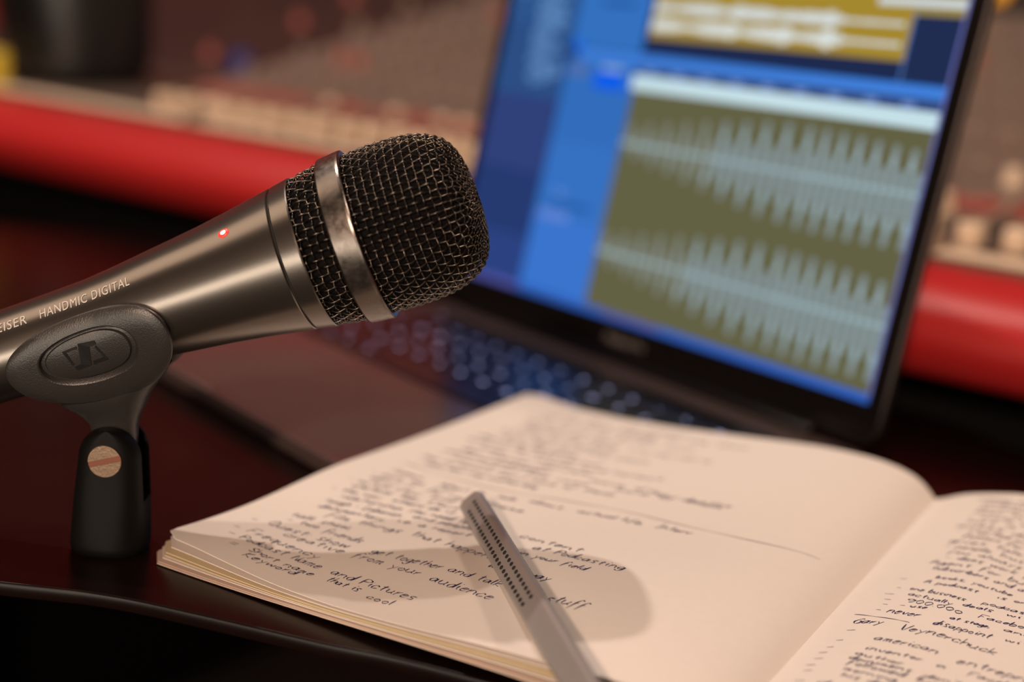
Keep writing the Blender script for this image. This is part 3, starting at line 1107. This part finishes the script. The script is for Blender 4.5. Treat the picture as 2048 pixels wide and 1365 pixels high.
W('documentary,', 20.0, 49.1, 45.2, dv=0.06, xh=1.6); W('i.e. a report', 48.1, 52.3, 74.6, dv=0.02, xh=1.5); W('at Podcasting', 94.8, 54.9, 124.3, dv=0.03, xh=1.9)
W('tough - Lebanon', 18.4, 54.0, 47.0, dv=0.06, xh=1.6); W('and people', 50.5, 57.3, 72.3, dv=0.03, xh=1.5); W('content', 86.7, 60.9, 108.0, dv=-0.03, xh=1.9)
W('relationship', 20.7, 59.3, 43.9, dv=0.06, xh=1.6); W('you need to', 46.3, 61.6, 67.8, xh=1.5)
W('- the way', 12.7, 63.8, 32.9, dv=0.06, xh=1.5); W('others do it', 36.3, 65.8, 59.4, dv=0.04, xh=1.5)
W('whatever they', 17.4, 69.2, 43.1, dv=0.06, xh=1.6); W('stays', 46.1, 71.2, 58.3, dv=0.01, xh=1.5)
W('- actual story', 12.3, 73.9, 40.5, dv=0.06, xh=1.5); W('and theme', 44.0, 76.3, 67.6, xh=1.5)
W('about it', 17.0, 79.4, 33.9, dv=0.06, xh=1.5); W('for your', 39.0, 80.6, 57.4, xh=1.5); W('theme', 61.6, 81.7, 76.2, dv=-0.04, xh=1.4)
W('- each the', 13.9, 84.2, 35.0, dv=0.04, xh=1.5); W('you', 39.1, 85.4, 47.2, dv=0.03, xh=1.5)
W('Famous:', 17.8, 90.2, 31.0, dv=0.03, xh=1.8); W('What', 38.6, 89.0, 49.8, dv=0.02, xh=1.8); W('to', 52.4, 89.5, 56.1, dv=-0.01, xh=1.7); W('talk', 60.2, 90.0, 67.8, xh=1.7); W('about;', 71.5, 92.0, 85.3, dv=-0.10, xh=1.7); W('actual life,', 89.8, 91.5, 113.0, dv=0.01, xh=1.8); W('Interv', 116.8, 91.9, 128.7, dv=0.05, xh=2.0)
# upper block, soft in the photograph
lines = ['- where does it go and how long', 'the listeners want more of these', '- sound of the room   more of them', 'notes for every episode and guest', 'ideas  interviews  short stories', '- keep it simple and honest', 'music at the start and end', 'always ask the same question', '- plan the next five shows', 'list of people to call first', 'who are the listeners', '- length about thirty minutes', 'record in a quiet room', 'title and first words', 'topics and themes of the show', 'notes about the podcast']
vv = 105.0
for i, s_ in enumerate(lines):
    end = [66, 92, 128, 60, 74, 98, 70, 58, 84, 66, 104, 60, 92, 72, 108, 80][i]
    W(s_, 14 + rnd.uniform(0, 6), vv, end, xh=1.75, dv=0.02)
    vv += 5.9
W('more', 76.6, 123.2, 90.9, dv=-0.02, xh=1.6); W('of these', 94.1, 123.3, 108.3, dv=-0.19, xh=1.6); W('deaths', 112.7, 120.2, 130.0, dv=0.10, xh=1.8)
pl.build('handwriting', M['ink'], page_l)
pr = Pen(left_surf, 178, 207)
u_pts = [(15.0, 101.8), (29.8, 99.3), (57.1, 97.7), (78.2, 99.6), (102.1, 100.4), (127.4, 98.5), (148.9, 99.6), (166.6, 104.6)]
pr.stroke([tuple(p) for p in catmull(u_pts, 5)], .00045)
pr.build('ruled_line', M['ink_grey'], page_l)

p2 = Pen(right_surf, 172, 207)
W = p2.write
W('Gary', 7.8, 76.0, 15.8, dv=0.12, xh=1.9); W('Veynerchuck', 20.5, 74.8, 46.2, dv=-0.02, xh=2.1)
W('-', 7.9, 69.6, 10.7, dv=0.29, xh=2); W('american', 16.4, 65.9, 33.6, dv=-0.10, xh=1.9); W('entrepreneur', 38.4, 63.2, 66.8, dv=0.11, xh=2)
W('-', 7.3, 62.1, 9.6, dv=0.27, xh=2); W('inventor', 16.0, 58.9, 31.1, dv=-0.09, xh=1.33); W('in', 34.5, 57.4, 36.9, dv=0.17, xh=1.33); W('Facebook', 42.2, 58.2, 58.9, dv=0.12, xh=1.41)
W('-', 6.3, 57.1, 8.6, dv=0.26, xh=2); W('author', 14.8, 54.9, 27.6, dv=-0.18, xh=1.26)
W('-', 5.6, 53.1, 8.2, dv=0.27, xh=2); W('document', 14.1, 51.8, 30.5, dv=-0.15, xh=1.26); W("don't create", 33.4, 49.9, 56.9, dv=0.14, xh=1.33)
W('-', 5.7, 48.9, 8.5, dv=0.25, xh=2); W('followed', 14.5, 48.5, 29.5, dv=-0.15, xh=1.41); W('by many', 32.4, 46.8, 47.0, dv=0.16, xh=1.33)
W('-', 5.1, 44.5, 7.9, dv=0.25, xh=2); W('morning', 14.9, 44.5, 28.5, dv=-0.15, xh=1.26)
W('-', 5.5, 40.8, 8.3, dv=0.24, xh=2); W('his day', 15.3, 40.8, 28.4, dv=-0.16, xh=1.33); W('at work', 31.4, 38.8, 44.0, dv=0.16, xh=1.33)
W('- daily', 5.4, 34.6, 24.4, dv=-0.02, xh=1.33)
W('- never', 10.9, 86.2, 23.6, dv=-0.07, xh=1.9); W('disappoint', 27.9, 81.7, 42.9, dv=0.09, xh=1.9); W('with', 46.3, 84.8, 55.1, dv=0.11, xh=1.33)
W('- use', 16.5, 91.5, 24.1, dv=0.06, xh=1.18); W('at stage,', 31.0, 87.7, 41.5, dv=0.19, xh=1.18); W('and', 44.9, 90.8, 52.2, dv=0.12, xh=1.26)
W('900.000', 17.2, 95.5, 33.4, dv=-0.19, xh=1.41); W('Facebook', 37.3, 94.2, 53.3, dv=0.15, xh=1.41)
W('actually', 16.6, 100.7, 29.6, dv=-0.29, xh=1.33); W('deals', 32.0, 98.9, 40.2, dv=0.20, xh=1.26); W('with', 43.6, 101.2, 52.3, dv=0.14, xh=1.26)
W('one business', 15.8, 105.2, 32.1, dv=-0.18, xh=1.33); W('podcast', 36.4, 104.0, 49.9, dv=0.13, xh=1.33)
W('A podcast', 18.2, 111.7, 34.1, dv=-0.09, xh=1.33); W('is on', 38.9, 110.9, 47.5, dv=0.20, xh=1.26)
W('books, youtube', 20.6, 116.5, 42.7, dv=-0.05, xh=1.26); W('and', 46.6, 117.3, 53.4, dv=0.11, xh=1.26)
for i, s_ in enumerate(['subscribers and audience', 'Agent for businesses', '- does work for them', 'you always build it', '- people trust your brand', 'gives talks all over', 'famous for speaking out', '- started with wine show', 'makes daily videos', 'has a large crew', '- wrote some books', 'likes to help people', 'answers questions', 'podcast people notes', 'names of good hosts']):
    W(s_, 17 + rnd.uniform(-2, 3), 124 + i * 5.3, 58 + rnd.uniform(-6, 8), dv=-.12, xh=1.75)
for vq in (113, 105, 99.5, 95, 91): W('-', 10.5 + rnd.uniform(-1, 2), vq, 13.5, xh=1.8)
pen_rule = [(6.4, 83.4), (11.8, 82.1), (17.3, 81.6), (22.1, 80.6)]
p2.stroke([tuple(p) for p in catmull(pen_rule, 5)], .0004)
p2.build('handwriting', M['ink'], page_r)
tag(book, 'open ivory notebook with blue handwriting leaning on the laptop corner', 'notebook')

# ================================================================== PENCIL
T0 = Vector((-0.0062, 0.4020, 0.0176)); T1 = Vector((0.0219, 0.3020, 0.0158))
pd = (T1 - T0).normalized()
side_ = pd.cross(Vector((0, 0, 1))).normalized()
upn = side_.cross(pd).normalized()
if upn.z < 0: upn = -upn
P_ROT = Matrix((pd, upn.cross(pd), upn)).transposed()
pencil = empty('pencil', T0, P_ROT)


def tri_section(r, n=6, rc=0.35):
    """rounded triangle, flat side down; local (y, z)"""
    out = []
    for k in range(3):
        a0 = PI / 2 + 2 * PI * k / 3
        cx, cz = r * (1 - rc) * math.cos(a0), r * (1 - rc) * math.sin(a0)
        for j in range(n + 1):
            a = a0 - PI / 3 + 2 * PI / 3 * j / n
            out.append((cx + r * rc * math.cos(a), cz + r * rc * math.sin(a)))
    return out


PR = 0.0050
sec = tri_section(PR)
mb = MB()
mb.loft([[(x + y * c, y * k, z * k) for y, z in sec] for x, k, c in ((0.0026, 0.985, 0.9), (0.0032, 1.0, 0.9), (0.0100, 1.0, 0.0), (0.150, 1.0, 0.0))])
link('barrel', auto_smooth(mb.mesh('barrel'), 35), M['pencil'], pencil)
mb = MB()
mb.loft([[(x + y * 0.9, y * k, z * k) for y, z in sec] for x, k in ((0.0002, 0.72), (0.0024, 0.95), (0.0034, 0.96))])
link('sharpened_wood', auto_smooth(fix_normals(mb.mesh('sharpened_wood', False)), 35), M['wood'], pencil)
me = MB().lathe([(-0.0008, 0.0008), (-0.0003, 0.0012), (0.002, 0.0012)], 12, 'x').mesh('lead')
link('lead', me, M['graphite'], pencil)
# rubber grip dots, two staggered rows on each of the upper faces
dm = MB()
rings = []
for q, l in ((1.0, 0.0), (0.9, 0.00011), (0.5, 0.00018), (0.02, 0.0002)):
    rings.append([(0.00100 * q * math.cos(a), 0.00068 * q * math.sin(a), l) for a in np.linspace(0, 2 * PI, 10, endpoint=False)])
dm.loft(rings)
dot_me = dm.mesh('grip_dot'); dot_me.materials.append(M['dot'])
for ang in (PI / 6, 5 * PI / 6, -PI / 2):
    nrm = Vector((0, math.cos(ang), math.sin(ang)))
    tan = Vector((0, -math.sin(ang), math.cos(ang)))
    dist = max(y * nrm.y + z * nrm.z for y, z in sec)
    for r_i, off in enumerate((-0.0016, 0.0016)):
        for k in range(27 - r_i):
            x = 0.0066 + k * 0.0026 + 0.0013 * r_i
            pos = Vector((x, 0, 0)) + nrm * (dist - 0.00001) + tan * off
            rot = Matrix((Vector((1, 0, 0)), nrm.cross(Vector((1, 0, 0))), nrm)).transposed()
            link('grip_dot', dot_me, None, pencil, pos, rot @ Matrix.Rotation(0.45, 3, 'Z'))
tag(pencil, 'silver grey triangular pencil with black grip dots lying on the notebook page', 'pencil')

# ================================================================== MIXING CONSOLE
MC = empty('mixing_console', (-0.402, 1.024, -0.72), Matrix.Rotation(math.atan2(-0.427, 0.637), 3, 'Z'))
ZO = 0.72                       # local z of desk level
X0, X1 = -0.45, 1.15
# padded arm rest
prof = catmull([(.085, .021), (.03, .0195), (.010, .0225), (.001, .031), (-.003, .042), (.0005, .053), (.009, .062), (.020, .0685), (.034, .072), (.046, .073), (.085, .073)], 4)
mb = MB()
mb.loft([[(x, p[0], p[1] + ZO) for p in prof] for x in np.linspace(X0, X1, 12)])
link('arm_rest', auto_smooth(mb.mesh('arm_rest'), 45), M['armrest'], MC)
# body and pedestal legs
me = MB().box(X0, X1, 0.075, 0.70, ZO - 0.12, ZO + 0.070).mesh('body', False)
link('body', bevel_mesh(me, 0.004), M['console_black'], MC)
for x in (X0 + 0.1, X1 - 0.1):
    me = MB().box(x - 0.03, x + 0.03, 0.15, 0.72, 0.0, ZO - 0.115).mesh('pedestal', False)
    link('pedestal', bevel_mesh(me, 0.004), M['console_black'], MC)
# sloping surface: fader deck, then the knob field
DECK = [(0.040, 0.0765), (0.165, 0.088)]
FIELD = [(0.165, 0.088), (0.66, 0.2236)]


def surf_z(y):
    return float(np.interp(y, [0.040, 0.165, 0.80], [0.0765, 0.088, 0.262])) + ZO


def surf_zm(y):
    return float(np.interp(y, [0.040, 0.26, 0.66], [0.0765, 0.0967, 0.2236])) + ZO


def slab(name, x0, x1, pts, material, thick=0.005, parent=MC, lift=0.0):
    mb = MB()
    mb.loft([[(x, y, z + ZO + lift) for y, z in pts] + [(x, y, z + ZO - thick) for y, z in reversed(pts)] for x in (x0, x1)])
    me = fix_normals(mb.mesh(name, False))
    return link(name, me, material, parent)


XB = 0.020                      # left edge of the beige channel field
slab('fader_deck', XB, X1, DECK, M['deck'])
DECK_M = [(0.040, 0.0765), (0.26, 0.0967)]
FIELD_M = [(0.26, 0.0967), (0.66, 0.2236)]
slab('rest_panel', X0, XB - 0.002, DECK_M, M['deck'])
slab('channel_panel', XB, X1, FIELD, M['panel'])
slab('master_panel', X0, XB - 0.002, FIELD_M, M['panel_dark'])
slab('button_strip', XB, X1, [(0.168, surf_z(0.168) - ZO), (0.190, surf_z(0.190) - ZO)], M['panel_red'], 0.0, lift=0.0006)
slab('label_strip', X0, X1, [(0.042, surf_z(0.042) - ZO), (0.062, surf_z(0.062) - ZO)], M['cream'], 0.0, lift=0.0006)
# meter bridge along the back
me = MB().box(X0, X1, 0.66, 0.72, ZO + 0.06, ZO + 0.34).mesh('meter_bridge', False)
link('meter_bridge', bevel_mesh(me, 0.006), M['bridge'], MC)
for x in (0.20, 0.365, 0.53, 0.695):
    me = MB().lathe([(0, 0.012), (0.003, 0.012), (0.006, 0.009), (0.0065, 0.0005)], 20).mesh('meter_lamp')
    link('meter_lamp', me, M['amber'], MC, (x, 0.6605, ZO + 0.246), Matrix.Rotation(PI / 2, 3, 'X'))

CH = 0.0225
n_ch = int((X1 - 0.02 - XB) / CH)
slope_d = Matrix.Rotation(math.atan2(0.010, 0.090), 3, 'X')
slope_f = Matrix.Rotation(math.atan2(0.174, 0.635), 3, 'X')
cap_me = prism(rrect(0.0118, 0.016, 0.003, 3), 0.0, 0.013, 0.0015, 2); cap_me.materials.append(M['cream'])
slot_me = prism(rrect(0.003, 0.060, 0.0012, 3), 0.0, 0.0006); slot_me.materials.append(M['slot'])
line_me = prism(rrect(0.011, 0.0016, 0.0004, 2), 0.0, 0.0006); line_me.materials.append(M['slot'])
btn_me = prism(rrect(0.010, 0.008, 0.0015, 3), 0.0, 0.005, 0.0008, 1)
kp = [(0, 0.0064), (0.002, 0.0064), (0.003, 0.0054), (0.009, 0.0046), (0.0100, 0.0040), (0.0102, 0.0005)]
knob_src = auto_smooth(MB().lathe(kp, 16).mesh('knob'), 40)
ptr_me = MB().box(-0.0007, 0.0007, 0.001, 0.0046, 0.0101, 0.0107).mesh('pointer', False); ptr_me.materials.append(M['cream'])
knob_me = {}
for kn in ('knob_tan', 'knob_brown', 'knob_red', 'knob_blue', 'cream', 'yellow', 'amber'):
    knob_me[kn] = knob_src.copy(); knob_me[kn].materials.append(M[kn])
btns = {}
for kn in ('cream', 'knob_red', 'knob_brown'):
    btns[kn] = btn_me.copy(); btns[kn].materials.append(M[kn])

for c in range(n_ch):
    x = XB + 0.014 + c * CH
    y = 0.115
    link('fader_slot', slot_me, None, MC, (x, y, surf_z(y)), slope_d)
    yc = 0.074 + rnd.uniform(-0.003, 0.004)
    if c < 3: continue
    f_ = link('fader_cap', cap_me, None, MC, (x, yc, surf_z(yc) + 0.0006), slope_d)
    link('mark', line_me, None, f_, (0, 0, 0.013))
    link('button', btns[rnd.choice(['cream', 'knob_red', 'knob_red', 'knob_brown'])], None, MC, (x, 0.179, surf_z(0.179)), slope_f)
for r in range(7):
    y = 0.222 + r * 0.066
    for c in range(min(n_ch, 37)):
        x = XB + 0.014 + c * CH
        kn = rnd.choice(['knob_tan'] * 5 + ['knob_brown'] * 2 + ['knob_red'] * (2 if r in (1, 4) else 0) + ['cream'] * (1 if r == 0 and c > 20 else 0))
        k_ = link('knob', knob_me[kn], None, MC, (x, y, surf_z(y)), slope_f)
        if r < 2:
            link('pointer', ptr_me, None, k_, None, Matrix.Rotation(rnd.uniform(-2.2, 2.2), 3, 'Z'))
# dividers between groups of eight channels
for x in (XB + 6 * CH + 0.003, XB + 14 * CH + 0.003, XB + 22 * CH + 0.003, XB + 30 * CH + 0.003):
    slab('divider', x - 0.0022, x + 0.0022, DECK + FIELD[1:], M['divider'], 0.0, lift=0.004)
# master section: a few larger coloured knobs
for x, y, kn, s in ((-0.02, 0.42, 'knob_brown', 1.3), (-0.10, 0.30, 'knob_red', 1.2), (-0.04, 0.52, 'knob_brown', 1.3), (-0.02, 0.60, 'knob_brown', 1.3), (-0.12, 0.52, 'knob_red', 1.3), (-0.03, 0.275, 'knob_blue', 1.9), (-0.10, 0.42, 'knob_red', 1.2), (0.668, 0.152, 'cream', 1.25)):
    o = link('knob', knob_me[kn], None, MC, (x, y, surf_zm(y) if x < XB else surf_z(y)), slope_f)
    o.scale = (s, s, s)
tag(MC, 'large beige mixing console with rows of knobs and a red padded arm rest', 'mixing console')

# ------------------------------------------------------------------ things standing on the console


def on_console(x, y):
    return tuple(wm(MC) @ Vector((x, y, surf_zm(y) + 0.0004)))


cx_, cy_, cz_ = on_console(-0.092, 0.140)
tilt_ = wm(MC).to_3x3() @ Matrix.Rotation(math.atan2(0.0202, 0.22), 3, 'X')
pot = empty('canister', (cx_, cy_, cz_), tilt_)
prof = [(0.0, 0.030), (0.001, 0.052), (0.006, 0.060), (0.020, 0.064), (0.100, 0.066), (0.112, 0.0665), (0.114, 0.0655), (0.1142, 0.030), (0.1142, 0.0005)]
link('body', auto_smooth(MB().lathe(prof, 48).mesh('body'), 40), M['gloss_black'], pot)
link('lid', auto_smooth(MB().lathe([(0.1135, 0.064), (0.1145, 0.068), (0.128, 0.068), (0.132, 0.064), (0.133, 0.0005)], 48).mesh('lid'), 40), M['gloss_black'], pot)
tag(pot, 'round glossy black canister standing on the mixing console', 'canister')
cx_, cy_, cz_ = on_console(-0.088, 0.060)
cap = empty('marker_pen', (cx_, cy_, cz_ + 0.0004), tilt_)
link('barrel', auto_smooth(MB().lathe([(0, 0.0075), (0.001, 0.0085), (0.016, 0.0085), (0.0165, 0.008)], 24).mesh('barrel'), 40), M['yellow'], cap)
link('cap', auto_smooth(MB().lathe([(0.0165, 0.0088), (0.026, 0.0085), (0.0275, 0.0075), (0.028, 0.0005)], 24).mesh('cap'), 40), M['yellow'], cap)
tag(cap, 'short yellow marker standing beside the black canister', 'marker')
